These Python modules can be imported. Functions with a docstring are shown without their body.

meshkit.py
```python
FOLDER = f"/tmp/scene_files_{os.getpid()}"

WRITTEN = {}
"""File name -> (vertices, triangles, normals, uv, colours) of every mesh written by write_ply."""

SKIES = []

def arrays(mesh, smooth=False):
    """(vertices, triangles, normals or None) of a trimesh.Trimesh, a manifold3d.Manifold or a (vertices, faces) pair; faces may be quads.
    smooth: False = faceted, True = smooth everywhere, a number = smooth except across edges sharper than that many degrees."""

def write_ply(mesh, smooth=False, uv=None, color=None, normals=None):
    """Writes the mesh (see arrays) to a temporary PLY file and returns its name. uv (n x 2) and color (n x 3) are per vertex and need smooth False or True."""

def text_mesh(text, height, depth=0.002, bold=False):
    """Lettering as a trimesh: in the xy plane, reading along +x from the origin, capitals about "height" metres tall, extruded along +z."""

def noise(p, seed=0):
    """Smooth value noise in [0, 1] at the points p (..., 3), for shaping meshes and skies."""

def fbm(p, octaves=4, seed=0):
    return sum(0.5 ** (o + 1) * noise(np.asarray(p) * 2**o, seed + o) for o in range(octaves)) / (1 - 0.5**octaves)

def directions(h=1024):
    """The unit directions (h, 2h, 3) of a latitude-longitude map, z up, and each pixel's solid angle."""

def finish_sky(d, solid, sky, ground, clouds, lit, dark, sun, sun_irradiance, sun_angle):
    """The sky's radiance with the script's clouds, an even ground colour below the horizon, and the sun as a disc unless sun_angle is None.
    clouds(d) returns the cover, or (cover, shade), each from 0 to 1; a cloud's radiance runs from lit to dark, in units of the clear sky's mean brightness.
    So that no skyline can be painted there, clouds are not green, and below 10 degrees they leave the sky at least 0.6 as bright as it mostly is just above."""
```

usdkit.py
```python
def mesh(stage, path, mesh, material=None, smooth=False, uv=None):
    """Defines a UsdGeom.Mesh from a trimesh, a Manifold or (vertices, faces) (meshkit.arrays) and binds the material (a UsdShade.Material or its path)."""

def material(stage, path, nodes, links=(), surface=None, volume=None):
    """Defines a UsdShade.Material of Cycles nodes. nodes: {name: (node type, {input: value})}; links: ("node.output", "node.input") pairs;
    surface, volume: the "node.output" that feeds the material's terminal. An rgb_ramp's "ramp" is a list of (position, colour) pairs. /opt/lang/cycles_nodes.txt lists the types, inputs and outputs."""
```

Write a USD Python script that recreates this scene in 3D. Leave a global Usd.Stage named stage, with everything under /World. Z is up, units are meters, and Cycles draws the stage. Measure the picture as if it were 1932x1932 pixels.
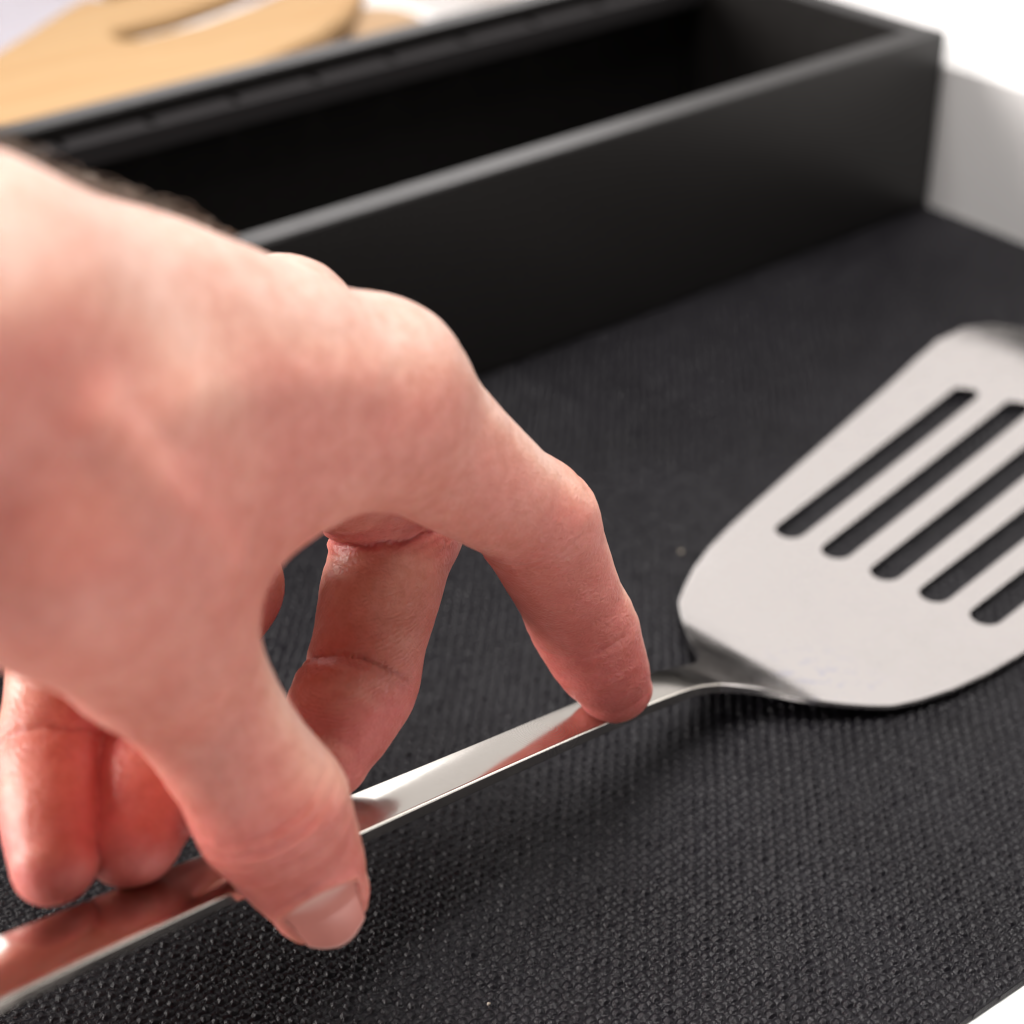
import numpy as np, trimesh, usdkit, meshkit
from scipy.spatial import Delaunay
from shapely.geometry import Polygon, LineString, Point
from shapely import contains_xy
from pxr import Gf, Sdf, Usd, UsdGeom, UsdLux, UsdShade, Vt

stage = Usd.Stage.CreateInMemory()
UsdGeom.SetStageUpAxis(stage, UsdGeom.Tokens.z)
UsdGeom.SetStageMetersPerUnit(stage, 1.0)
UsdGeom.Xform.Define(stage, '/World')
UsdGeom.Scope.Define(stage, '/World/Looks')

# ---------------------------------------------------------------- camera
RIGHT = np.array([.79303, -.60883, -.02067]); UPV = np.array([.3449, .42075, .83905]); FWD = np.array([.50215, .67252, -.54366])
EYE = np.array([-.411893, -.32986, .219985])
cam = UsdGeom.Camera.Define(stage, '/World/camera')
cam.AddTransformOp().Set(Gf.Matrix4d(*RIGHT, 0, *UPV, 0, *(-FWD), 0, *EYE, 1))
cam.CreateHorizontalApertureAttr(36.0); cam.CreateVerticalApertureAttr(36.0)
cam.CreateFocalLengthAttr(36.0 * 3300 / 1932)
cam.CreateFStopAttr(10.8); cam.CreateFocusDistanceAttr(.282)
cam.CreateClippingRangeAttr(Gf.Vec2f(.01, 100))
cam.CreateExposureAttr(0.2)

# ---------------------------------------------------------------- light: an even pale room, and two large soft lamps above and behind the drawer
def look_from(path, pos, target):
    pos = np.array(pos, float); z = pos - np.array(target, float); z /= np.linalg.norm(z)
    x = np.cross([0, 0, 1.], z); x /= np.linalg.norm(x); y = np.cross(z, x)
    return Gf.Matrix4d(*x, 0, *y, 0, *z, 0, *pos, 1)
dome = UsdLux.DomeLight.Define(stage, '/World/room_light')
room = usdkit.material(stage, '/World/Looks/room_light', {'b': ('background_shader', {'color': (1.0, .955, .92), 'strength': .12})}, surface='b.background')
UsdShade.MaterialBindingAPI.Apply(dome.GetPrim()).Bind(room)
def lamp(name, pos, target, w, h, intensity, color):
    l = UsdLux.RectLight.Define(stage, '/World/' + name)
    l.AddTransformOp().Set(look_from(name, pos, target))
    l.CreateWidthAttr(w); l.CreateHeightAttr(h); l.CreateIntensityAttr(intensity); l.CreateColorAttr(Gf.Vec3f(*color)); l.CreateNormalizeAttr(False)
    return l
lamp('window_lamp', (1.55, .95, .85), (-.2, -.12, .03), 1.9, 1.6, .71, (1.0, .945, .925))
lamp('back_lamp', (.72, 1.58, .88), (-.2, -.02, .05), .8, .8, 2.3, (1.0, .96, .95))
lamp('ceiling_lamp', (-.32, -.10, 1.42), (-.28, -.1, .05), .85, .85, 13.6, (1.0, .96, .935))
lamp('side_lamp', (-1.45, .95, .38), (-.33, -.12, .05), 1.2, .8, 17.5, (1.0, .94, .90))
lamp('right_lamp', (1.35, -.60, .75), (-.25, -.12, .05), .9, .9, 2.4, (1.0, .95, .92))

# ---------------------------------------------------------------- helpers
used = {}
def numbered(name, parent):
    k = (parent, name); n = used.get(k, 0); used[k] = n + 1
    return name if n == 0 else f'{name}_{n:03d}'
def mark(prim, **kw):
    for k, v in kw.items():
        prim.SetCustomDataByKey(k, v)
    return prim
def thing(name, label, category, loc=(0, 0, 0), **kw):
    x = UsdGeom.Xform.Define(stage, '/World/' + numbered(name, '/World'))
    if any(loc): x.AddTranslateOp().Set(Gf.Vec3d(*loc))
    mark(x.GetPrim(), label=label, category=category, **kw)
    return x
def part(parent, name, mesh, mat, smooth=False, normals=None, attrs=None):
    base = str(parent.GetPath()) if parent is not None else '/World'
    path = base + '/' + numbered(name, base)
    m = usdkit.mesh(stage, path, mesh, mat, smooth=smooth)
    if normals is not None:
        m.CreateNormalsAttr(Vt.Vec3fArray.FromNumpy(np.asarray(normals, np.float32))); m.SetNormalsInterpolation('vertex')
    for k, v in (attrs or {}).items():
        v = np.asarray(v, np.float32)
        if v.ndim == 1: UsdGeom.PrimvarsAPI(m).CreatePrimvar(k, Sdf.ValueTypeNames.FloatArray, 'vertex').Set(Vt.FloatArray.FromNumpy(v))
        else: UsdGeom.PrimvarsAPI(m).CreatePrimvar(k, Sdf.ValueTypeNames.Color3fArray, 'vertex').Set(Vt.Vec3fArray.FromNumpy(v))
    return m
def box(lo, hi, r=.0006):
    """a box with small bevels on every edge"""
    lo = np.array(lo, float); hi = np.array(hi, float); c = (lo + hi) / 2; h = (hi - lo) / 2; r = min(r, h.min() * .45)
    pts = [s * (h - np.array([r if i != k else 0 for i in range(3)])) for s in np.array(np.meshgrid([-1, 1], [-1, 1], [-1, 1])).T.reshape(-1, 3) for k in range(3)]
    m = trimesh.convex.convex_hull(np.array(pts)); m.apply_translation(c)
    return m
def mat(name, nodes, links, surface='p.BSDF'):
    return usdkit.material(stage, '/World/Looks/' + name, nodes, links, surface=surface)

# ---------------------------------------------------------------- materials
def lacquer(name, color, rough, spec=.5, bump=.02, scale=900):
    return mat(name, {'g': ('geometry', {}), 'n': ('noise_texture', {'scale': scale, 'detail': 3.0}),
                      'r': ('map_range', {'from_min': .3, 'from_max': .7, 'to_min': rough - .06, 'to_max': rough + .06, 'clamp': True}),
                      'b': ('bump', {'strength': bump, 'distance': .0005}),
                      'p': ('principled_bsdf', {'base_color': color, 'roughness': rough, 'specular_ior_level': spec})},
               [('g.position', 'n.vector'), ('n.fac', 'r.value'), ('r.result', 'p.roughness'), ('n.fac', 'b.height'), ('b.normal', 'p.normal')])
M_white = lacquer('white_lacquer', (.86, .85, .84), .35)
M_back = lacquer('pale_back', (.70, .68, .76), .5)
M_black = lacquer('black_organizer', (.0075, .0066, .0062), .34, .5)
M_black_rail = lacquer('black_rail', (.022, .020, .021), .55, .4)
def steel(name, rough, bump, smudge=(0, 0, 0), amount=0., tone=(.80, .765, .745)):
    return mat(name, {'sv': ('vector_math', {'math_type': 'distance', 'vector2': smudge}), 'sm': ('map_range', {'from_min': .005, 'from_max': .011, 'to_min': amount, 'to_max': 0., 'clamp': True}),
                      'sw': ('wave_texture', {'wave_type': 'rings', 'rings_direction': 'spherical', 'scale': 560.0, 'distortion': 9.0, 'detail': 2.0, 'detail_scale': .3}), 'so': ('vector_math', {'math_type': 'subtract', 'vector2': smudge}),
                      'sx': ('math', {'math_type': 'multiply'}), 'sa': ('math', {'math_type': 'add'}), 'g': ('geometry', {}), 'm': ('mapping', {'scale': (900, 60, 900), 'rotation': (0, 0, -.171)}),
                      'n': ('noise_texture', {'scale': 1.0, 'detail': 3.0}), 'n2': ('noise_texture', {'scale': 95.0, 'detail': 4.0, 'roughness': .6}),
                      'r': ('map_range', {'from_min': .35, 'from_max': .7, 'to_min': rough * .75, 'to_max': rough * 1.4, 'clamp': True}),
                      'b': ('bump', {'strength': bump, 'distance': .0002}),
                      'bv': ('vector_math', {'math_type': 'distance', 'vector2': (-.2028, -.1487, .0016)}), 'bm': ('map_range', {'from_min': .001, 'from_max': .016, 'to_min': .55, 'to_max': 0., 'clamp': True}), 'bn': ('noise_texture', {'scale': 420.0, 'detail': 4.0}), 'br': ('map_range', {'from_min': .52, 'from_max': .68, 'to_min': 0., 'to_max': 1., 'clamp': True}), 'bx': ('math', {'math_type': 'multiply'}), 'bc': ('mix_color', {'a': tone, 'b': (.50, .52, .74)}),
                      'p': ('principled_bsdf', {'metallic': 1.0, 'roughness': rough})},
               [('g.position', 'm.vector'), ('m.vector', 'n.vector'), ('g.position', 'bv.vector1'), ('bv.value', 'bm.value'), ('g.position', 'bn.vector'), ('bn.fac', 'br.value'), ('bm.result', 'bx.value1'), ('br.result', 'bx.value2'), ('bx.value', 'bc.fac'), ('bc.result', 'p.base_color'), ('g.position', 'n2.vector'), ('n2.fac', 'r.value'), ('g.position', 'sv.vector1'), ('sv.value', 'sm.value'), ('g.position', 'so.vector1'), ('so.vector', 'sw.vector'), ('sw.fac', 'sx.value1'), ('sm.result', 'sx.value2'), ('r.result', 'sa.value1'), ('sx.value', 'sa.value2'), ('sa.value', 'p.roughness'), ('n.fac', 'b.height'), ('b.normal', 'p.normal')])
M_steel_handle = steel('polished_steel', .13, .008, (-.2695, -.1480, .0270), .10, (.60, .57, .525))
M_steel_blade = steel('satin_steel', .14, .006)
def wood(name, a, b, rot):
    return mat(name, {'g': ('geometry', {}), 'm': ('mapping', {'scale': (12, 160, 160), 'rotation': (0, 0, rot)}), 'n': ('noise_texture', {'scale': 1.0, 'detail': 4.0, 'distortion': .6}),
                      'c': ('rgb_ramp', {'ramp': [(.25, a), (.75, b)]}), 'b': ('bump', {'strength': .08, 'distance': .0005}),
                      'p': ('principled_bsdf', {'roughness': .6, 'specular_ior_level': .12})},
               [('g.position', 'm.vector'), ('m.vector', 'n.vector'), ('n.fac', 'c.fac'), ('c.color', 'p.base_color'), ('n.fac', 'b.height'), ('b.normal', 'p.normal')])
M_wood = wood('beech_wood', (.42, .25, .115), (.47, .32, .17), -.3)
M_wood_dark = wood('bamboo_wood', (.42, .25, .13), (.50, .37, .24), -.3)
# ---------------------------------------------------------------- drawer
drawer = thing('kitchen_drawer', 'open white kitchen drawer that holds the black organizer, mat and utensils', 'drawer')
part(drawer, 'bottom_panel', box((-.62, -.60, -.020), (.0014, .3349, -.0025)), M_white)
part(drawer, 'side_panel', box((.0014, -.60, -.020), (.30, .3535, .0490), .005), M_white)
part(drawer, 'back_panel', box((-.62, .335, -.020), (.0012, .352, .115), .001), M_back)

# ---------------------------------------------------------------- organizer: open black tray with a slotted rail along its far wall
W = .1125; T = .0086; H = .055; L = -.56
org = thing('organizer_tray', 'long black open organizer tray with a slotted inner rail, standing on the dark mat', 'organizer')
part(org, 'front_wall', box((L, 0, -.0006), (0, T, H), .0007), M_black)
part(org, 'back_wall', box((L, W - T, -.0006), (0, W, H), .0007), M_black)
part(org, 'end_wall', box((-T, T, -.0006), (-.00005, W - T, H - .00015), .0006), M_black)
part(org, 'end_wall', box((L + .00005, T, -.0006), (L + T, W - T, H - .00015), .0006), M_black)
part(org, 'tray_floor', box((L + T, T, -.0006), (-T, W - T, .0025), .0003), M_black)
outline = Polygon([(L + T, W - T - .0072), (-T, W - T - .0072), (-T, W - T - .0001), (L + T, W - T - .0001)])
for k in range(-9, 10):
    x = -.1845 + k * .0268
    if L + T + .01 < x < -T - .01:
        outline = outline.difference(LineString([(x, W - T - .0036), (x, W)]).buffer(.0013))
rail = trimesh.creation.extrude_polygon(outline, .006, engine='earcut'); rail.apply_translation([0, 0, .0438])
part(org, 'slotted_rail', rail, M_black_rail)

# ---------------------------------------------------------------- woven mat
def weave(x, y):
    P, Q = .00138, .00156
    wob = lambda a, b, s: (meshkit.noise(np.stack([a, b, np.full_like(a, s)], -1), 3) - .5)
    xw = x + .00042 * wob(x / .004, y / .009, 1.3) + .0009 * wob(x / .03, y / .04, 9.1); yw = y + .00042 * wob(x / .009, y / .004, 5.7) + .0009 * wob(x / .04, y / .03, 12.4)
    i = np.floor(xw / P); j = np.floor(yw / Q); u = xw / P - i - .5; v = yw / Q - j - .5
    rnd = lambda a, s: np.mod(np.sin(a * 12.9898 + s) * 43758.5453, 1)
    sgn = np.where((i + j) % 2 == 0, 1., -1.)
    # which thread is on top alternates from cell to cell
    ww = .50 + .06 * (rnd(j, 1) - .5); wp = .50 + .06 * (rnd(i, 2) - .5)
    rise_w = sgn * np.cos(np.pi * u); rise_p = -sgn * np.cos(np.pi * v)
    hw_ = np.sqrt(np.clip(1 - (v / ww) ** 2, 0, 1)) * .36 + .28 * rise_w + .17 + .16 * (rnd(i * 7.3 + j * 3.1, 4) - .5)
    hp_ = np.sqrt(np.clip(1 - (u / wp) ** 2, 0, 1)) * .34 + .24 * rise_p - .02 + .16 * (rnd(i * 5.3 + j * 9.1, 5) - .5)
    h = np.maximum(hw_, hp_)
    # filaments of each yarn
    fil = np.where(hw_ > hp_, np.sin(v * 17 + u * 2.2 + 6 * rnd(i + 11 * j, 6)), np.sin(u * 17 + v * 2.2 + 6 * rnd(j + 13 * i, 7)))
    rough = meshkit.noise(np.stack([x / .00034, y / .00034, np.zeros_like(x)], -1), 8) - .5
    return .00125 * (h + .075 * fil + .10 * rough)
gx = np.concatenate([np.arange(-.405, -.372, .0004), np.arange(-.372, -.165, .00022), np.arange(-.165, .0009, .00042)]); gy = np.concatenate([np.arange(-.2216, -.095, .00022), np.arange(-.095, .0085, .00042)])
X, Y = np.meshgrid(gx, gy, indexing='ij'); Z = weave(X, Y) - .0015
edge = -.2207 - .0012 * (X + .235) / .02 * .6
Y = np.maximum(Y, edge); Z = np.where(Y > gy[None, :] + 1e-9, -.0022, np.where(Y < edge + .0007, -.0012 + .1 * (Z + .0012), Z))
nx, ny = X.shape; ids = np.arange(nx * ny).reshape(nx, ny)
quads = np.stack([ids[:-1, :-1], ids[1:, :-1], ids[1:, 1:], ids[:-1, 1:]], -1).reshape(-1, 4)
M_mat = mat('woven_mat', {'g': ('geometry', {}), 'n': ('noise_texture', {'scale': 3200.0, 'detail': 2.0}), 'n2': ('noise_texture', {'scale': 35.0, 'detail': 3.0}),
                          'c': ('rgb_ramp', {'ramp': [(.3, (.0044, .0038, .0055)), (.75, (.0082, .0074, .0100))]}),
                          'b': ('bump', {'strength': .8, 'distance': .0002}),
                          'p': ('principled_bsdf', {'roughness': .27, 'specular_ior_level': .24})},
            [('g.position', 'n.vector'), ('g.position', 'n2.vector'), ('n2.fac', 'c.fac'), ('c.color', 'p.base_color'), ('n.fac', 'b.height'), ('b.normal', 'p.normal')])
mm = part(None, 'woven_mat', (np.stack([X, Y, Z], -1).reshape(-1, 3), quads), M_mat, smooth=True)
mark(mm.GetPrim(), label='dark charcoal coarsely woven mat covering the drawer bottom', category='mat')
# crumbs caught in the weave
M_crumb = lacquer('crumb', (.30, .26, .21), .7)
for name, x, y, r, lab in (('crumb', -.1893, -.0944, .0005, 'pale crumb on the mat left of the steel blade'), ('crumb', -.3004, -.1710, .00032, 'tiny pale crumb on the mat in front, below the thumb')):
    c = trimesh.creation.icosphere(2, r); c.vertices *= 1 + .5 * (meshkit.noise(c.vertices / r * 1.3, 2)[:, None] - .5); c.apply_translation([x, y, -.0002])
    mark(part(None, name, c, M_crumb, smooth=True).GetPrim(), label=lab, category='crumb')
# ---------------------------------------------------------------- spatula: axis frame (s along, t across), millimetres
SO = np.array([-161.4, -129.7]); SA = np.radians(9.8)
SE = np.array([np.cos(SA), np.sin(SA)]); SN = np.array([-SE[1], SE[0]])
ZS = np.array([-275, -226, -185, -150, -120, -100, -85, -75, -67, -60, -54, -49, -44, -38, -30, -15, 10, 35, 60, 80, 90, 98, 106, 114, 122])
ZZ = np.array([69.6, 56.8, 46.1, 36.9, 29.04, 23.8, 19.8, 16.5, 12.8, 9.0, 6.1, 4.2, 3.0, 2.2, 1.8, 1.65, 1.5, 1.4, 1.45, 1.62, 2.0, 2.7, 3.9, 5.6, 8.0])
from scipy.interpolate import PchipInterpolator
z_of = PchipInterpolator(ZS, ZZ)
def crown(s, t):
    k = np.clip((-50 - s) / 30, 0, 1)
    return -k * .014 * t ** 2
HWS = np.array([-262, -226, -205, -185, -150, -120, -100, -85, -74, -67, -62, -58, -54])
HWW = np.array([6.7, 5.8, 5.3, 4.9, 4.4, 4.15, 4.1, 4.1, 4.1, 4.4, 5.3, 7.2, 10.6])
left = [(-50.1, 15.8), (-46, 20.2), (-42.5, 23.8), (-39.3, 26.6), (-34.1, 29.2), (-26.7, 32.2), (-18, 34.6), (-8.9, 36.2), (5, 38.0), (25, 40.3), (46, 42.5), (69, 45), (87, 47.1), (98.5, 47.6), (107.1, 44.8), (111.9, 39.0), (114.0, 30.0), (115.2, 15.0)]
hs = np.linspace(-262, -54, 170)
half = [(s, w) for s, w in zip(hs, PchipInterpolator(HWS, HWW)(hs))] + left
half = np.array([(-265.6, 0.0), (-265.0, 4.0)] + half + [(115.5, 0)])
outline = Polygon(np.vstack([half, half[1:-1][::-1] * [1, -1]])).buffer(1.2, quad_segs=12).buffer(-2.4, quad_segs=12).buffer(1.2, quad_segs=12)
slots = []
for a, b, ang, l in ((0, 25.0, 2.0, 80), (1, 12.6, 1.2, 82), (2, 0, 0.2, 83), (3, -12.2, -1.2, 82), (4, -24.4, -2.1, 80)):
    c0 = np.array([-.5, b]); d = np.array([np.cos(np.radians(ang)), np.sin(np.radians(ang))])
    slots.append(LineString([c0, c0 + d * l]).buffer(3.4, quad_segs=12))
for sl in slots: outline = outline.difference(sl)
def plate(poly, thick, step, rim_out, rim_in):
    """a flat plate with rounded rims: points (s, t, depth) and flat-space normals"""
    rings = [np.array(poly.exterior.coords)[:-1]] + [np.array(i.coords)[:-1] for i in poly.interiors]
    V, Fs, N = [], [], []; count = 0; inner_t, inner_b, pts = [], [], []
    for k, c in enumerate(rings):
        rim = rim_out if k == 0 else rim_in; ls = LineString(np.vstack([c, c[:1]])); n = max(12, int(ls.length / step)); c = np.array([ls.interpolate(i / n, normalized=True).coords[0] for i in range(n)])
        area = .5 * np.sum(c[:, 0] * np.roll(c[:, 1], -1) - np.roll(c[:, 0], -1) * c[:, 1])
        if (area > 0) != (k == 0): c = c[::-1]
        tg = np.roll(c, -1, 0) - np.roll(c, 1, 0); tg /= np.linalg.norm(tg, axis=1, keepdims=True); out = np.stack([tg[:, 1], -tg[:, 0]], 1)
        prof = [(-rim, 0., 0., 1.)] + [(-rim + rim * np.sin(a), -rim + rim * np.cos(a), np.sin(a), np.cos(a)) for a in np.radians([22, 45, 68, 90])] + [(-rim + rim * np.sin(a), -thick + rim - rim * np.cos(a), np.sin(a), -np.cos(a)) for a in np.radians([90, 68, 45, 22, 0])]
        ring_ids = []
        for o, z, no, nz in prof:
            V.append(np.column_stack([c + out * o, np.full(n, z)])); N.append(np.column_stack([out * no, np.full(n, nz)])); ring_ids.append(np.arange(count, count + n)); count += n
        for a, b in zip(ring_ids[:-1], ring_ids[1:]):
            a2, b2 = np.roll(a, -1), np.roll(b, -1)
            Fs += [np.stack([a, b, b2], 1), np.stack([a, b2, a2], 1)]
        inner_t.append(ring_ids[0]); inner_b.append(ring_ids[-1])
    V = np.vstack(V); N = np.vstack(N)
    core = Polygon(poly.exterior).buffer(-rim_out)
    for i in poly.interiors: core = core.difference(Polygon(i).buffer(rim_in))
    x0, y0, x1, y1 = core.bounds
    gx, gy = np.meshgrid(np.arange(x0, x1, step), np.arange(y0, y1, step)); g = np.column_stack([gx.ravel(), gy.ravel()])
    keep = core.buffer(-step * .45); g = g[contains_xy(keep, g[:, 0], g[:, 1])]
    for ids, z, flip in ((np.concatenate(inner_t), 0., False), (np.concatenate(inner_b), -thick, True)):
        p = np.vstack([V[ids][:, :2], g]); tri = Delaunay(p).simplices; c = p[tri].mean(1)
        tri = tri[contains_xy(core, c[:, 0], c[:, 1])]
        a, b, cc = p[tri[:, 0]], p[tri[:, 1]], p[tri[:, 2]]; ar = (b[:, 0] - a[:, 0]) * (cc[:, 1] - a[:, 1]) - (b[:, 1] - a[:, 1]) * (cc[:, 0] - a[:, 0])
        tri[ar < 0] = tri[ar < 0][:, ::-1]
        if flip: tri = tri[:, ::-1]
        idx = np.concatenate([ids, np.arange(count, count + len(g))]); V = np.vstack([V, np.column_stack([g, np.full(len(g), z)])]); N = np.vstack([N, np.tile([0, 0, -1. if flip else 1.], (len(g), 1))]); count += len(g)
        Fs.append(idx[tri])
    return V, np.vstack(Fs), N
def bend(V, N):
    """lay the flat plate along the bent profile"""
    s, t, z = V.T; slope = z_of.derivative()(s); k = np.clip((-50 - s) / 30, 0, 1); ct = -k * .028 * t
    c = 1 / np.sqrt(1 + slope ** 2); nrm = np.stack([-slope * c, np.zeros_like(s), c], 1)
    P = np.stack([s, t, z_of(s) + crown(s, t)], 1) + nrm * (z * (.34 + .66 * np.clip((-45 - s) / 32, 0, 1)))[:, None]
    N2 = np.stack([N[:, 0] * c - N[:, 2] * slope * c, N[:, 1] - N[:, 2] * ct, N[:, 0] * slope * c + N[:, 2] * c], 1); N2 /= np.linalg.norm(N2, axis=1, keepdims=True)
    xy = SO + P[:, :1] * SE + P[:, 1:2] * SN; n3 = np.column_stack([N2[:, :1] * SE + N2[:, 1:2] * SN, N2[:, 2]])
    return np.column_stack([xy, P[:, 2]]) / 1000, n3
from shapely.geometry import box as rect
spat = thing('slotted_spatula', 'stainless steel slotted spatula lying blade down on the mat, its handle pinched by the hand', 'spatula')
V, F, N = plate(outline, 2.5, 1.3, .42, .13)
P, N3 = bend(V, N)
cut = V[F].mean(1)[:, 0] < -66
for name, m_, sel in (('handle', M_steel_handle, cut), ('blade', M_steel_blade, ~cut)):
    f = F[sel]; u, inv = np.unique(f, return_inverse=True)
    part(spat, name, (P[u], inv.reshape(-1, 3)), m_, normals=N3[u])
# ---------------------------------------------------------------- wooden utensils behind the tray
def slab(poly, z0, th, r=.0018):
    """a flat wooden piece with rounded edges"""
    c = Polygon(poly).buffer(.006, quad_segs=10).buffer(-.012, quad_segs=10).buffer(.006, quad_segs=10) if not hasattr(poly, 'exterior') else poly
    parts_ = []
    for k, (o, a, b) in enumerate(((-r, 0, th), (-r * .3, r * .3, th - r * .3), (0, r, th - r))):
        m = trimesh.creation.extrude_polygon(c.buffer(o), b - a, engine='earcut'); m.apply_translation([0, 0, z0 + a]); parts_.append(m)
    import manifold3d as mf
    out = None
    for m in parts_:
        q = mf.Manifold(mf.Mesh(np.asarray(m.vertices, np.float32), np.asarray(m.faces, np.uint32)))
        out = q if out is None else out + q
    return out
turner = Polygon([(-.2607, .200), (-.2207, .212), (-.2059, .221), (-.1889, .2337), (-.1703, .2483), (-.1519, .2608), (-.1279, .2746), (-.0734, .2989), (-.0196, .305), (-.05, .2284), (-.0768, .1987), (-.0957, .1790), (-.1177, .1640), (-.1479, .1520), (-.1946, .1470), (-.2334, .1500), (-.2700, .1560), (-.31, .166), (-.36, .170), (-.36, .186), (-.31, .186)])
turner = turner.buffer(.005).buffer(-.010).buffer(.005)
for pts, w in (([(-.1632, .2083), (-.1436, .2092), (-.1189, .2159), (-.0932, .2261), (-.0581, .2451)], .0066), ([(-.1499, .2565), (-.1274, .259), (-.097, .2657), (-.0718, .277)], .0060)):
    turner = turner.difference(LineString(pts).buffer(w))
tn = thing('wooden_turner', 'pale wooden slotted turner lying behind the black organizer tray', 'utensil')
part(tn, 'blade', slab(turner, .0335, .0055), M_wood, smooth=35)
sp = thing('wooden_spoon', 'wooden spoon lying bowl down under the tip of the slotted turner', 'utensil')
bowl = trimesh.creation.icosphere(4, 1.0); bowl.vertices *= [.034, .023, .0165]; bowl.vertices[:, 2] = np.maximum(bowl.vertices[:, 2], -.0162)
bowl.apply_transform(trimesh.transformations.rotation_matrix(.35, [0, 0, 1])); bowl.apply_translation([-.083, .193, .0162])
part(sp, 'bowl', bowl, M_wood_dark, smooth=40)
stick = trimesh.creation.capsule(.14, .0055, count=[16, 16]); stick.apply_transform(trimesh.transformations.rotation_matrix(np.pi / 2, [0, 1, 0])); stick.apply_transform(trimesh.transformations.rotation_matrix(.35, [0, 0, 1])); stick.apply_translation([-.058, .2021, .0062])
part(sp, 'spoon_handle', stick, M_wood_dark, smooth=40)
# ---------------------------------------------------------------- hand (millimetres, world axes)
HP=np.array([-368.5, -152.5, 139.2]); HS=0.95
HB=np.array([[0.8245, 0.4571, 0.3335], [0.3174, -0.8616, 0.3962], [-0.4685, 0.2208, 0.8554]])   # columns: towards the fingers, towards the thumb, towards the back of the hand
JOINT=np.array([[[-299.7, -148.3, 104.9], [-271.3, -146.9, 70.3], [-260.6, -146.1, 44.4], [-254.5, -147.5, 28.1]], [[-302.9, -127.8, 103.3], [-282.4, -125.0, 61.5], [-301.8, -141.6, 48.7], [-312.9, -148.0, 43.4]], [[-312.4, -117.2, 100.5], [-315.2, -123.3, 62.7], [-335.7, -142.3, 55.2], [-347.7, -154.3, 51.2]], [[-329.7, -111.1, 93.8], [-339.7, -120.0, 64.4], [-351.0, -136.7, 57.1], [-358.7, -153.6, 53.1]], [[-347.3, -166.3, 119.7], [-341.8, -160.3, 87.9], [-332.3, -166.9, 57.4], [-327.8, -169.3, 40.1]]])
BACK=np.array([[[0.702, 0.497, 0.51], [0.81, 0.5, 0.307], [0.851, 0.49, 0.188]], [[0.708, 0.611, 0.354], [0.387, 0.162, -0.908], [0.146, -0.041, -0.988]], [[0.76, 0.625, -0.18], [0.183, 0.028, -0.983], [0.269, 0.105, -0.957]], [[0.611, 0.663, -0.432], [0.232, 0.227, -0.946], [0.407, 0.426, -0.808]], [[-0.267, -0.539, 0.797], [-0.316, -0.681, 0.65], [-0.348, -0.875, 0.343]]])
RIDGE=[np.array(l) for l in [[[-352.0, -178.1, 130.7], [-349.7, -178.7, 126.0], [-347.3, -179.3, 120.8], [-342.9, -177.3, 112.4], [-338.5, -174.9, 104.1]], [[-347.8, -177.5, 128.3], [-335.3, -171.7, 125.6], [-320.8, -164.9, 118.5], [-309.5, -162.3, 113.2]]]]
def hw(v): return HP+HS*(np.asarray(v,float)@HB.T)
def smin(a,b,k):
    h=np.maximum(k-np.abs(a-b),0)/k
    return np.minimum(a,b)-h*h*k*.25
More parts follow.
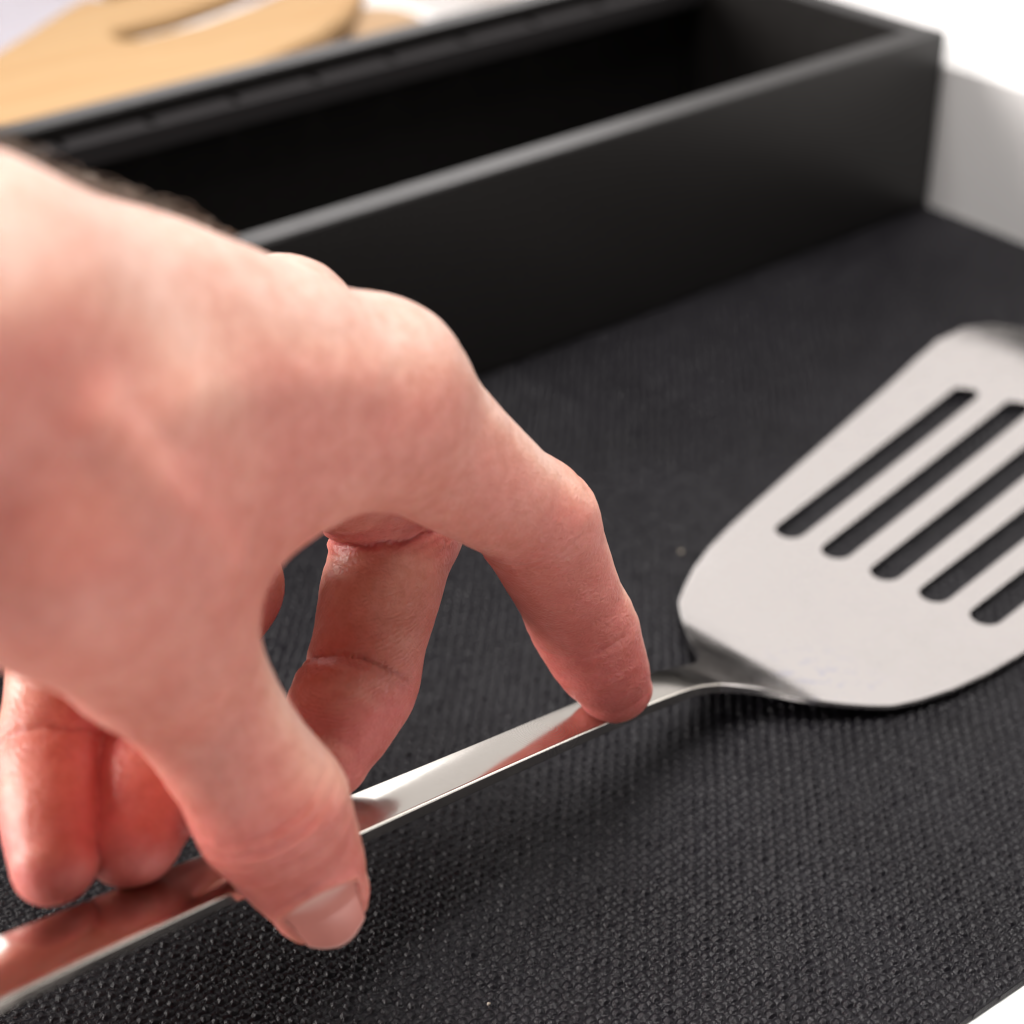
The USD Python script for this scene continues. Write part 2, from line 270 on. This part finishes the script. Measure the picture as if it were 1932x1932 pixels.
def bone(p,A,B,up,T,W,D,Pm,cap0=1.,cap1=1.):
    """a limb segment from A to B: half width W(t), height to the back D(t) and to the palm Pm(t)"""
    A=np.asarray(A,float); B=np.asarray(B,float); L=np.linalg.norm(B-A); x=(B-A)/L; up=up-x*(up@x); up=up/np.linalg.norm(up); la=np.cross(up,x)
    r=(p-A).astype(np.float32); t=r@x.astype(np.float32); u=r@la.astype(np.float32); v=r@up.astype(np.float32); s=np.clip(t/L,0,1)
    w=np.interp(s,T,W).astype(np.float32); h=np.where(v>0,np.interp(s,T,D),np.interp(s,T,Pm)).astype(np.float32)
    over=np.where(t<0,-t/(W[0]*cap0),np.maximum(t-L,0)/(W[-1]*cap1))
    q=np.sqrt(over**2+(u/w)**2+(v/h)**2)
    g=np.sqrt((over/np.maximum(W[-1]*cap1,1))**2+(u/w**2)**2+(v/h**2)**2)+1e-6
    return np.where(q>.35,(q-1)*q/g,-.65*np.minimum(w,h)).astype(np.float32)
def ball(p,c,r,axes=None):
    d=(p-np.asarray(c)).astype(np.float32)
    if axes is None: return np.linalg.norm(d,axis=1)-r
    q=d@np.asarray(axes,np.float32).T   # rows: unit axes
    r=np.asarray(r,np.float32); k0=np.linalg.norm(q/r,axis=1); k1=np.linalg.norm(q/r**2,axis=1)+1e-6
    return np.where(k0>.3,k0*(k0-1)/k1,-.7*r.min())
def capsule(p,A,B,ra,rb):
    A=np.asarray(A,float);B=np.asarray(B,float); x=B-A; L2=x@x; r=(p-A).astype(np.float32); t=np.clip(r@x.astype(np.float32)/L2,0,1)
    return np.linalg.norm(r-t[:,None]*x.astype(np.float32),axis=1)-(ra+(rb-ra)*t)

T5=[0,.25,.5,.75,1]
# half widths / back / palm heights along each bone, for prox, middle, distal
PROFILE=[
 dict(W=[[11,10.2,9.6,9.6,10.0],[10.2,9.9,9.5,9.2,9.0],[9.0,9.1,8.9,8.2,7.0]],D=[[10.0,9.4,8.4,7.6,7.4],[7.4,7.2,6.9,6.3,5.5],[5.4,5.2,5.0,4.8,4.4]],P=[[16,15,13,11,9.2],[8.4,9,8.8,8.2,7.6],[7.6,8.4,8.6,8,6.8]]),
 dict(W=[[11.4,11,10.8,10.8,10.6],[10.0,10.1,9.8,9.2,8.8],[8.7,9.3,9.2,8.5,7.4]],D=[[9.5,8.8,8.2,8.2,8.8],[8.8,7.8,7.2,6.9,6.9],[6.9,6.4,6.2,5.8,5.4]],P=[[12,12.5,12.2,11.2,9.4],[8.6,10.6,10.8,9.4,8.0],[8.0,10.0,10.2,9.0,7.2]]),
 dict(W=[[10.5,9.6,9.2,9.2,9.6],[9.6,8.8,8.4,8.2,8.3],[8.3,8.3,8.1,7.6,6.8]],D=[[9,8.4,7.8,7.8,8.4],[8.4,7.4,6.8,6.5,6.5],[6.5,6,5.8,5.4,5]],P=[[10.5,10.5,10,9,8.2],[8.0,8.8,8.6,8,7.4],[7.4,8.2,8.4,7.8,6.6]]),
 dict(W=[[9.5,8.6,8.2,8.0,8.3],[8.3,7.7,7.4,7.3,7.3],[7.3,7.4,7.3,6.8,6.0]],D=[[8,7.4,7,6.9,7.3],[7.3,6.5,6,5.8,5.8],[5.8,5.4,5.2,4.9,4.5]],P=[[9.5,9.5,9,8,7.3],[7.1,7.8,7.6,7.1,6.6],[6.6,7.4,7.6,7,5.9]]),
 dict(W=[[13,12,11,10.2,10.2],[10.2,10.3,9.7,9.8,10.1],[10.1,9.9,9.5,8.6,7.4]],D=[[10,10,9.5,9.5,9.5],[9.5,8.6,8,8,8.4],[8.4,7.4,6.6,5.8,5]],P=[[16,17,16,14,12],[12,11,10.5,10,9.5],[9.5,10.5,10.8,9.8,7.6]]),
]
def hand_field(p):
    fingers=[]
    for k,(pts,up) in enumerate(zip(JOINT,BACK)):
        pr=PROFILE[k]; f=None
        for i in range(3):
            b=bone(p,pts[i],pts[i+1],up[i],T5,pr['W'][i],pr['D'][i],pr['P'][i])
            f=b if f is None else smin(f,b,3.0 if i else 1)
        fingers.append(f)
    # palm
    CAR=np.array([[12,13,0],[9,5,2],[7,-5,1],[6,-13,-2.]])
    palm=None
    for k in range(4):
        c=bone(p,hw(CAR[k]),JOINT[k][0],HB[:,2],[0,.35,.7,1],[13,12,12,12],[13,15.3,12.8,9.5],[17,16,16,15])
        palm=c if palm is None else smin(palm,c,6)
    arm=bone(p,hw([-150,12,-30]),hw([4,0,-2]),HB[:,2],[0,.5,.9,1],[36,32,29,28],[26,23,20,19],[26,23,20,20],1,.6)
    palm=smin(palm,arm,14)
    thumb=JOINT[4]
    for k,r in enumerate((7.6,8.4,8.2,8)):
        palm=smin(palm,ball(p,JOINT[k][0]+(1.6 if k==0 else 6.6)*BACK[k][0],r),6)
    # thenar eminence and the web between thumb and index
    palm=smin(palm,capsule(p,hw([16,14,-26]),thumb[1]*.75+thumb[0]*.25-5*HB[:,2],15.3,11),11)
    for a,b,r in ((.35,.45,9),(.55,.65,9),(.70,.83,7),(.76,.97,5)):
        palm=smin(palm,capsule(p,thumb[0]*(1-a)+thumb[1]*a,hw([12,13,-2])*(1-b)+(JOINT[0][0]-7*HB[:,2])*b,r,9),7)
    hand=smin(smin(palm,fingers[4],9),np.minimum(np.minimum(fingers[0],fingers[1]),np.minimum(fingers[2],fingers[3])),6)
    return hand

def surface(field,lo,hi,h,coarse=4):
    """surface nets over the zero level of field, evaluated only near the surface"""
    n=np.ceil((hi-lo)/(h*coarse)).astype(int); H=h*coarse
    g=[lo[i]+H*(np.arange(n[i])+.5) for i in range(3)]
    cp=np.stack(np.meshgrid(*g,indexing='ij'),-1).reshape(-1,3)
    c=field(cp).reshape(n); near=np.abs(c)<H*1.6
    near=np.kron(near,np.ones((coarse,)*3,bool)); N=np.array(near.shape)
    idx=np.argwhere(near); v=np.full(N,1e3,np.float32); sgn=np.kron(np.sign(c),np.ones((coarse,)*3)); v*=sgn.astype(np.float32)
    v[near]=field(lo+h*(idx+.5))
    def corner(a,o): return a[o[0]:a.shape[0]-1+o[0],o[1]:a.shape[1]-1+o[1],o[2]:a.shape[2]-1+o[2]]
    s=v<0; corners=[(i,j,k) for i in(0,1) for j in(0,1) for k in(0,1)]
    cnt=sum(corner(s,o).astype(np.int8) for o in corners); cell=(cnt>0)&(cnt<8)
    ci=np.argwhere(cell); num=np.full(cell.shape,-1); num[cell]=np.arange(len(ci))
    acc=np.zeros((len(ci),3)); w=np.zeros(len(ci))
    for a in corners:
        for ax in range(3):
            if a[ax]: continue
            b=list(a); b[ax]=1
            va=v[tuple((ci+a).T)]; vb=v[tuple((ci+b).T)]; m=(va<0)!=(vb<0)
            t=np.where(m,va/np.where(m,va-vb,1),0); q=np.tile(np.array(a,float),(len(ci),1)); q[:,ax]=t
            acc[m]+=q[m]; w[m]+=1
    V=lo+h*(ci+.5+acc/w[:,None])
    F=[]
    for ax in range(3):
        o=[0,0,0]; o[ax]=1; sl=tuple(slice(0,s.shape[i]-o[i]) for i in range(3)); sh=tuple(slice(o[i],None) for i in range(3))
        e=np.argwhere(s[sl]!=s[sh]); u,w2=[i for i in range(3) if i!=ax]
        e=e[(e[:,u]>0)&(e[:,w2]>0)&(e[:,u]<s.shape[u]-1)&(e[:,w2]<s.shape[w2]-1)]
        du=np.eye(3,dtype=int)[u]; dw=np.eye(3,dtype=int)[w2]
        q=np.stack([num[tuple((e-du-dw).T)],num[tuple((e-dw).T)],num[tuple(e.T)],num[tuple((e-du).T)]],1)
        flip=s[tuple(e.T)]==(ax!=1)
        q[~flip]=q[~flip][:,::-1]; F.append(q)
    return V,np.vstack(F)
def gradient(field,V,e=.15):
    g=np.stack([field(V+np.eye(3)[i]*e)-field(V-np.eye(3)[i]*e) for i in range(3)],1)/(2*e)
    return g
def project(field,V,it=2):
    for _ in range(it):
        g=gradient(field,V); d=field(V); V=V-g*(d/np.maximum((g*g).sum(1),.2))[:,None].clip(-1.5,1.5)
    return V
# ---------------------------------------------------------------- the hand as one mesh with its fine relief
def smooth01(x, a, b):
    t = np.clip((x - a) / (b - a), 0, 1); return t * t * (3 - 2 * t)
V, Q = surface(hand_field, np.array([-520., -222, 5]), np.array([-232., -72, 192]), .7)
lab_ = trimesh.graph.connected_component_labels(np.vstack([Q[:, [0, 1]], Q[:, [1, 2]], Q[:, [2, 3]]]), node_count=len(V)); big_ = np.argmax(np.bincount(lab_)); sel_ = lab_ == big_
Q = (np.cumsum(sel_) - 1)[Q[sel_[Q[:, 0]]]]; V = V[sel_]
V = project(hand_field, V, 2)
# even out the back of the hand, the palm and the ball of the thumb, leaving the fingers crisp
from scipy.sparse import coo_matrix
def seg_dist(p, a, b):
    x = b - a; t = np.clip((p - a) @ x / (x @ x), 0, 1); return np.linalg.norm(p - a - t[:, None] * x, axis=1)
away = np.min([seg_dist(V, (J_[0] * .8 + J_[1] * .2) if k < 4 else (J_[1] * .85 + J_[2] * .15), J_[1 if k < 4 else 2]) - 1.0 * (k == 4) for k, J_ in enumerate(JOINT)] + [seg_dist(V, J_[i], J_[i + 1]) for k, J_ in enumerate(JOINT) for i in (1, 2) if not (k == 4 and i == 1)], 0)
sw_ = .55 * smooth01(away, 11, 22)[:, None]
e_ = np.vstack([Q[:, [0, 1]], Q[:, [1, 2]], Q[:, [2, 3]], Q[:, [3, 0]]]); e_ = np.unique(np.sort(e_, 1), axis=0); e_ = np.vstack([e_, e_[:, ::-1]])
A_ = coo_matrix((np.ones(len(e_)), (e_[:, 0], e_[:, 1])), shape=(len(V),) * 2).tocsr(); A_ = A_.multiply(1 / np.maximum(np.asarray(A_.sum(1)), 1)).tocsr()
for _ in range(105):
    V = V + sw_ * (A_ @ V - V)
tri_ = np.vstack([Q[:, [0, 1, 2]], Q[:, [0, 2, 3]]])
G = np.zeros_like(V); fn_ = np.cross(V[tri_[:, 1]] - V[tri_[:, 0]], V[tri_[:, 2]] - V[tri_[:, 0]])
for k in range(3): np.add.at(G, tri_[:, k], fn_)
Nn = G / np.linalg.norm(G, axis=1, keepdims=True)
noise = lambda sc, seed: meshkit.fbm(V / sc, 3, seed) - .5
tend = 0
for line, amp in zip(RIDGE, (1., .4)):
    tend = np.maximum(tend, amp * np.max([np.exp(-(seg_dist(V, np.asarray(a), np.asarray(b)) / 3.6) ** 2) for a, b in zip(line[:-1], line[1:])], 0))
disp = 1.7 * tend + .30 * noise(9., 1) + .16 * noise(2.5, 2) + .10 * noise(1.2, 3)
loc = (V - HP) @ HB
dors = smooth01(Nn @ HB[:, 2], -.25, .5)
flush = .66 - .58 * dors + .16 * noise(16., 5) + .12 * noise(4., 6)
def joint_crease(k, j, palm, offs, depth, sig, reach=14., bow=0.):
    """folds across a finger at joint j, on its palm or back side"""
    a1 = JOINT[k][j] - JOINT[k][j - 1]; a2 = JOINT[k][j + 1] - JOINT[k][j] if j < 3 else a1
    ax = a1 / np.linalg.norm(a1) + a2 / np.linalg.norm(a2); ax /= np.linalg.norm(ax); up = BACK[k][j - 1] + BACK[k][min(j, 2)]; up = up - ax * (up @ ax); up /= np.linalg.norm(up)
    d = V - JOINT[k][j]; s = d @ ax; r = d - s[:, None] * ax; rl = np.linalg.norm(r, axis=1); c = (r @ up) / np.maximum(rl, 1e-6) * (-1 if palm else 1); lat = r @ np.cross(up, ax)
    m = smooth01(c, -.15, .45) * (rl < reach) * (np.abs(s) < 9)
    out = 0
    for i, (o, w) in enumerate(offs):
        sw = s - o - bow * (lat / 8) ** 2 + 1.1 * (meshkit.fbm(V / 4., 2, 40 + i + 7 * k + j) - .5)
        out = out - depth * w * np.exp(-(sw / sig) ** 2)
    return out * m, m * np.exp(-(s / 6) ** 2)
for k in (1, 2, 3):
    d_, m_ = joint_crease(k, 1, True, ((0, 1.5), (1.9, .5), (-2.0, .5), (3.4, .3)), .6, .6, 18); disp += d_; flush += .22 * m_
    d_, m_ = joint_crease(k, 2, True, ((0, 1.4), (1.5, .6), (-1.4, .3)), .6, .55, 15); disp += d_; flush += .2 * m_
for k in (0,):
    d_, m_ = joint_crease(k, 1, False, ((0, 1), (1.6, .8), (-1.6, .8), (3.2, .6), (-3.2, .5)), .48, .4, 16); disp += d_; flush += .25 * m_
    d_, m_ = joint_crease(k, 2, False, ((0, 1), (1.1, .7), (-1.1, .6)), .22, .3, 14); disp += d_
    d_, m_ = joint_crease(k, 1, True, ((0, 1), (1.6, .6)), .3, .7, 16); disp += d_
    d_, m_ = joint_crease(k, 2, True, ((0, 1),), .18, .7, 14); disp += d_
d_, m_ = joint_crease(4, 2, False, ((-3.4, .7), (-1.0, 1), (.9, .9), (2.8, .8), (4.6, .7)), .30, .5, 18, -.8); disp += d_; flush += .10 * m_
d_, m_ = joint_crease(4, 2, False, ((.0, -1),), .35, 2.4, 18); disp += d_
ridge = np.zeros(len(V))
for k in (0, 1, 2, 3):
    nearf = np.min([seg_dist(V, JOINT[k][i], JOINT[k][i + 1]) for i in (1, 2)], 0); flush += .16 * smooth01(-nearf, -15, -9)
# redder skin towards the fingertips and on the palm side of the fingers
for k in range(5):
    for j in (2, 3):
        dist = np.linalg.norm(V - JOINT[k][j], axis=1)
        ridge = np.maximum(ridge, np.exp(-(dist / 13.) ** 2)) if k else ridge
        flush += (.42 if j == 3 else .24) * (1 if k in (1, 2, 3) else .6) * np.exp(-(dist / 13.) ** 2)
# thumb nail: a bed pressed into the skin, and the plate as a part of its own
A4, B4 = JOINT[4][2], JOINT[4][3]; nx_ = (B4 - A4) / np.linalg.norm(B4 - A4); nu = BACK[4][2] - nx_ * (BACK[4][2] @ nx_); nu /= np.linalg.norm(nu); nl = np.cross(nu, nx_)
X0, X1, PHI = 12.3, 24.6, np.radians(56)
d = V - A4; xs = d @ nx_; uu_ = d @ nu; ll_ = d @ nl; ph = np.arctan2(ll_, uu_)
start = X0 + 3.0 * (ph / PHI) ** 2
near = (np.linalg.norm(d, axis=1) < 34) & (uu_ > -3)
side = np.abs(ph) - PHI * (1 - .10 * smooth01(xs, 20, 25))
rim = np.where(xs < start + 1, np.abs(xs - start + .4), 1e3); rim = np.where(side > np.radians(-6), np.minimum(rim, np.abs(side) * 8.0 + np.maximum(start - xs, 0)), rim)
inside = smooth01(xs - start, 0, .7) * smooth01(-side * 8, 0, .7) * near
disp += near * (.60 * np.exp(-(np.maximum(start - .9 - xs, xs - start + .9) / .8) ** 2) * (np.abs(ph) < PHI * 1.05) + .35 * np.exp(-((side * 8 - .9) / .9) ** 2) * (xs > start) * (xs < 22)) - .75 * inside
Vd = V + Nn * disp[:, None]
def nail_point(x, phi, lift):
    rad = np.cos(phi)[:, None] * nu + np.sin(phi)[:, None] * nl; base = A4 + x[:, None] * nx_
    lo_, hi_ = np.zeros(len(x)), np.full(len(x), 16.)
    for _ in range(22):
        m = (lo_ + hi_) / 2; f = hand_field(base + rad * m[:, None]); lo_ = np.where(f < 0, m, lo_); hi_ = np.where(f < 0, hi_, m)
    return base, rad, (lo_ + hi_) / 2
a, b = np.meshgrid(np.linspace(0, 1, 30), np.linspace(-1, 1, 33), indexing='ij'); a = a.ravel(); b = b.ravel()
ph_ = b * PHI * (1 - .10 * a); xs_ = X0 - .3 + 3.0 * b ** 2 + a * (X1 - 1.9 * b ** 2 - X0 - 3.0 * b ** 2)
base, rad, r0 = nail_point(np.minimum(xs_, 17.5), ph_, 0); _, _, r1 = nail_point(xs_, ph_, 0)
rr_ = np.maximum(r1, r0 - .035 * np.maximum(xs_ - 17.5, 0) ** 1.5)
top = A4 + xs_[:, None] * nx_ + rad * (rr_ - .05 + .25 * (1 - b ** 2))[:, None]; bot = A4 + xs_[:, None] * nx_ + rad * (rr_ - .75)[:, None]
ids = np.arange(30 * 33).reshape(30, 33); qt = np.stack([ids[:-1, :-1], ids[1:, :-1], ids[1:, 1:], ids[:-1, 1:]], -1).reshape(-1, 4)
ring = np.concatenate([ids[0, :], ids[1:, -1], ids[-1, -2::-1], ids[-2:0:-1, 0]]); r2 = np.roll(ring, -1); n_ = 30 * 33
nq = np.vstack([qt, qt[:, ::-1] + n_, np.stack([ring, r2, r2 + n_, ring + n_], 1)])
nail_v = np.vstack([top, bot])
if np.einsum('ij,ij->i', np.cross(nail_v[qt[:, 1]] - nail_v[qt[:, 0]], nail_v[qt[:, 2]] - nail_v[qt[:, 0]]), rad[qt[:, 0]]).mean() < 0: nq = nq[:, ::-1]
lun = np.clip(1 - a / (.30 * np.clip(1 - (b * 1.1) ** 2, .02, 1)), 0, 1) ** 1.1; tip = smooth01(a, .93, .98)
M_skin = mat('skin', {'g': ('geometry', {}), 'f': ('attribute', {'attribute': 'flush'}),
    'c': ('rgb_ramp', {'ramp': [(0.0, (.78, .545, .46)), (.35, (.75, .40, .31)), (.7, (.68, .255, .205)), (1.0, (.62, .17, .15))]}),
    'n': ('noise_texture', {'scale': 260.0, 'detail': 4.0}), 'n3': ('noise_texture', {'scale': 90.0, 'detail': 3.0}), 'v': ('voronoi_texture', {'scale': 1050.0, 'feature': 'distance_to_edge'}), 'n4': ('noise_texture', {'scale': 420.0, 'detail': 4.0, 'roughness': .65}), 'mr2': ('rgb_ramp', {'ramp': [(.32, (.88, .78, .74)), (.62, (1.0, 1.0, 1.0))]}), 'mo2': ('mix_color', {'blend_type': 'multiply', 'fac': 1.0}),
    'mot': ('mix_color', {'blend_type': 'multiply', 'fac': 1.0}), 'mr': ('rgb_ramp', {'ramp': [(.3, (.90, .80, .78)), (.7, (1.0, 1.0, 1.0))]}),
    'rg': ('attribute', {'attribute': 'ridge'}), 'w': ('wave_texture', {'scale': 620.0, 'distortion': 6.0, 'detail': 2.0, 'detail_scale': .35, 'bands_direction': 'z'}), 'wm': ('math', {'math_type': 'multiply'}), 'b3': ('bump', {'strength': .35, 'distance': .00015}),
    'b1': ('bump', {'strength': .62, 'distance': .0003}), 'b2': ('bump', {'strength': .5, 'distance': .0005}),
    'p': ('principled_bsdf', {'roughness': .42, 'specular_ior_level': .45, 'subsurface_weight': .85, 'subsurface_scale': .0011, 'subsurface_radius': (1.0, .32, .18), 'subsurface_method': 'random_walk_skin'})},
    [('f.fac', 'c.fac'), ('g.position', 'n.vector'), ('g.position', 'n3.vector'), ('g.position', 'v.vector'), ('n3.fac', 'mr.fac'), ('c.color', 'mot.a'), ('mr.color', 'mot.b'), ('g.position', 'n4.vector'), ('n4.fac', 'mr2.fac'), ('mot.result', 'mo2.a'), ('mr2.color', 'mo2.b'), ('mo2.result', 'p.base_color'),
     ('v.distance', 'b1.height'), ('n.fac', 'b2.height'), ('b1.normal', 'b2.normal'), ('b2.normal', 'b3.normal'), ('g.position', 'w.vector'), ('w.fac', 'wm.value1'), ('rg.fac', 'wm.value2'), ('wm.value', 'b3.height'), ('b3.normal', 'p.normal')])
M_nail = mat('nail', {'f': ('attribute', {'attribute': 'pale'}), 'c': ('rgb_ramp', {'ramp': [(0.0, (.62, .24, .20)), (1.0, (.76, .47, .42))]}),
    'p': ('principled_bsdf', {'roughness': .24, 'specular_ior_level': .55})}, [('f.fac', 'c.fac'), ('c.color', 'p.base_color')])
M_hair = mat('arm_hair', {'p': ('principled_bsdf', {'base_color': (.12, .085, .06), 'roughness': .45})}, [])
person = thing('person', 'left hand of a person, bare, pinching the steel handle between thumb and fingertips', 'person')
F3 = np.vstack([Q[:, [0, 1, 2]], Q[:, [0, 2, 3]]])
part(person, 'body', (Vd / 1000, F3), M_skin, smooth=True, attrs={'flush': np.clip(flush, 0, 1), 'ridge': ridge * (1 - inside)})
part(person, 'thumb_nail', (nail_v / 1000, nq), M_nail, smooth=50 if False else True, attrs={'pale': np.tile(np.maximum(lun, tip * .7), 2)})
# hair on the far side of the wrist and the back of the hand
rng = np.random.default_rng(4)
cand = np.where((loc[:, 1] < 19) & (loc[:, 1] > -22) & (loc[:, 0] > -60) & (loc[:, 0] < 64) & (loc[:, 2] > 3) & (Nn @ HB[:, 2] > .2))[0]
w = smooth01(-loc[cand, 1], -19, -12) * (1 - .93 * smooth01(loc[cand, 0], 26, 62)); pick = rng.choice(cand, 3400, replace=False, p=w / w.sum())
pts = []
for i in pick:
    L_ = rng.uniform(3.5, 8); flow = HB @ np.array([.7, -.5, 0]) + rng.normal(0, .45, 3); flow -= Nn[i] * (flow @ Nn[i]); flow /= np.linalg.norm(flow); curl = np.cross(flow, Nn[i]) * rng.normal(0, .5); up_ = rng.uniform(.4, 1.0)
    t = np.linspace(0, 1, 7)[:, None]
    pts.append(Vd[i] - .2 * Nn[i] + Nn[i] * L_ * (up_ * t - .75 * up_ * t ** 2) + flow * L_ * .8 * t + curl * L_ * .5 * t ** 2)
hair = UsdGeom.BasisCurves.Define(stage, str(person.GetPath()) + '/arm_hair')
hair.CreateTypeAttr('linear'); hair.CreatePointsAttr(Vt.Vec3fArray.FromNumpy((np.vstack(pts) / 1000).astype(np.float32))); hair.CreateCurveVertexCountsAttr(Vt.IntArray([7] * len(pts)))
hair.CreateWidthsAttr(Vt.FloatArray([.00011])); hair.SetWidthsInterpolation('constant')
UsdShade.MaterialBindingAPI.Apply(hair.GetPrim()).Bind(M_hair)
mark(hair.GetPrim(), kind='stuff')
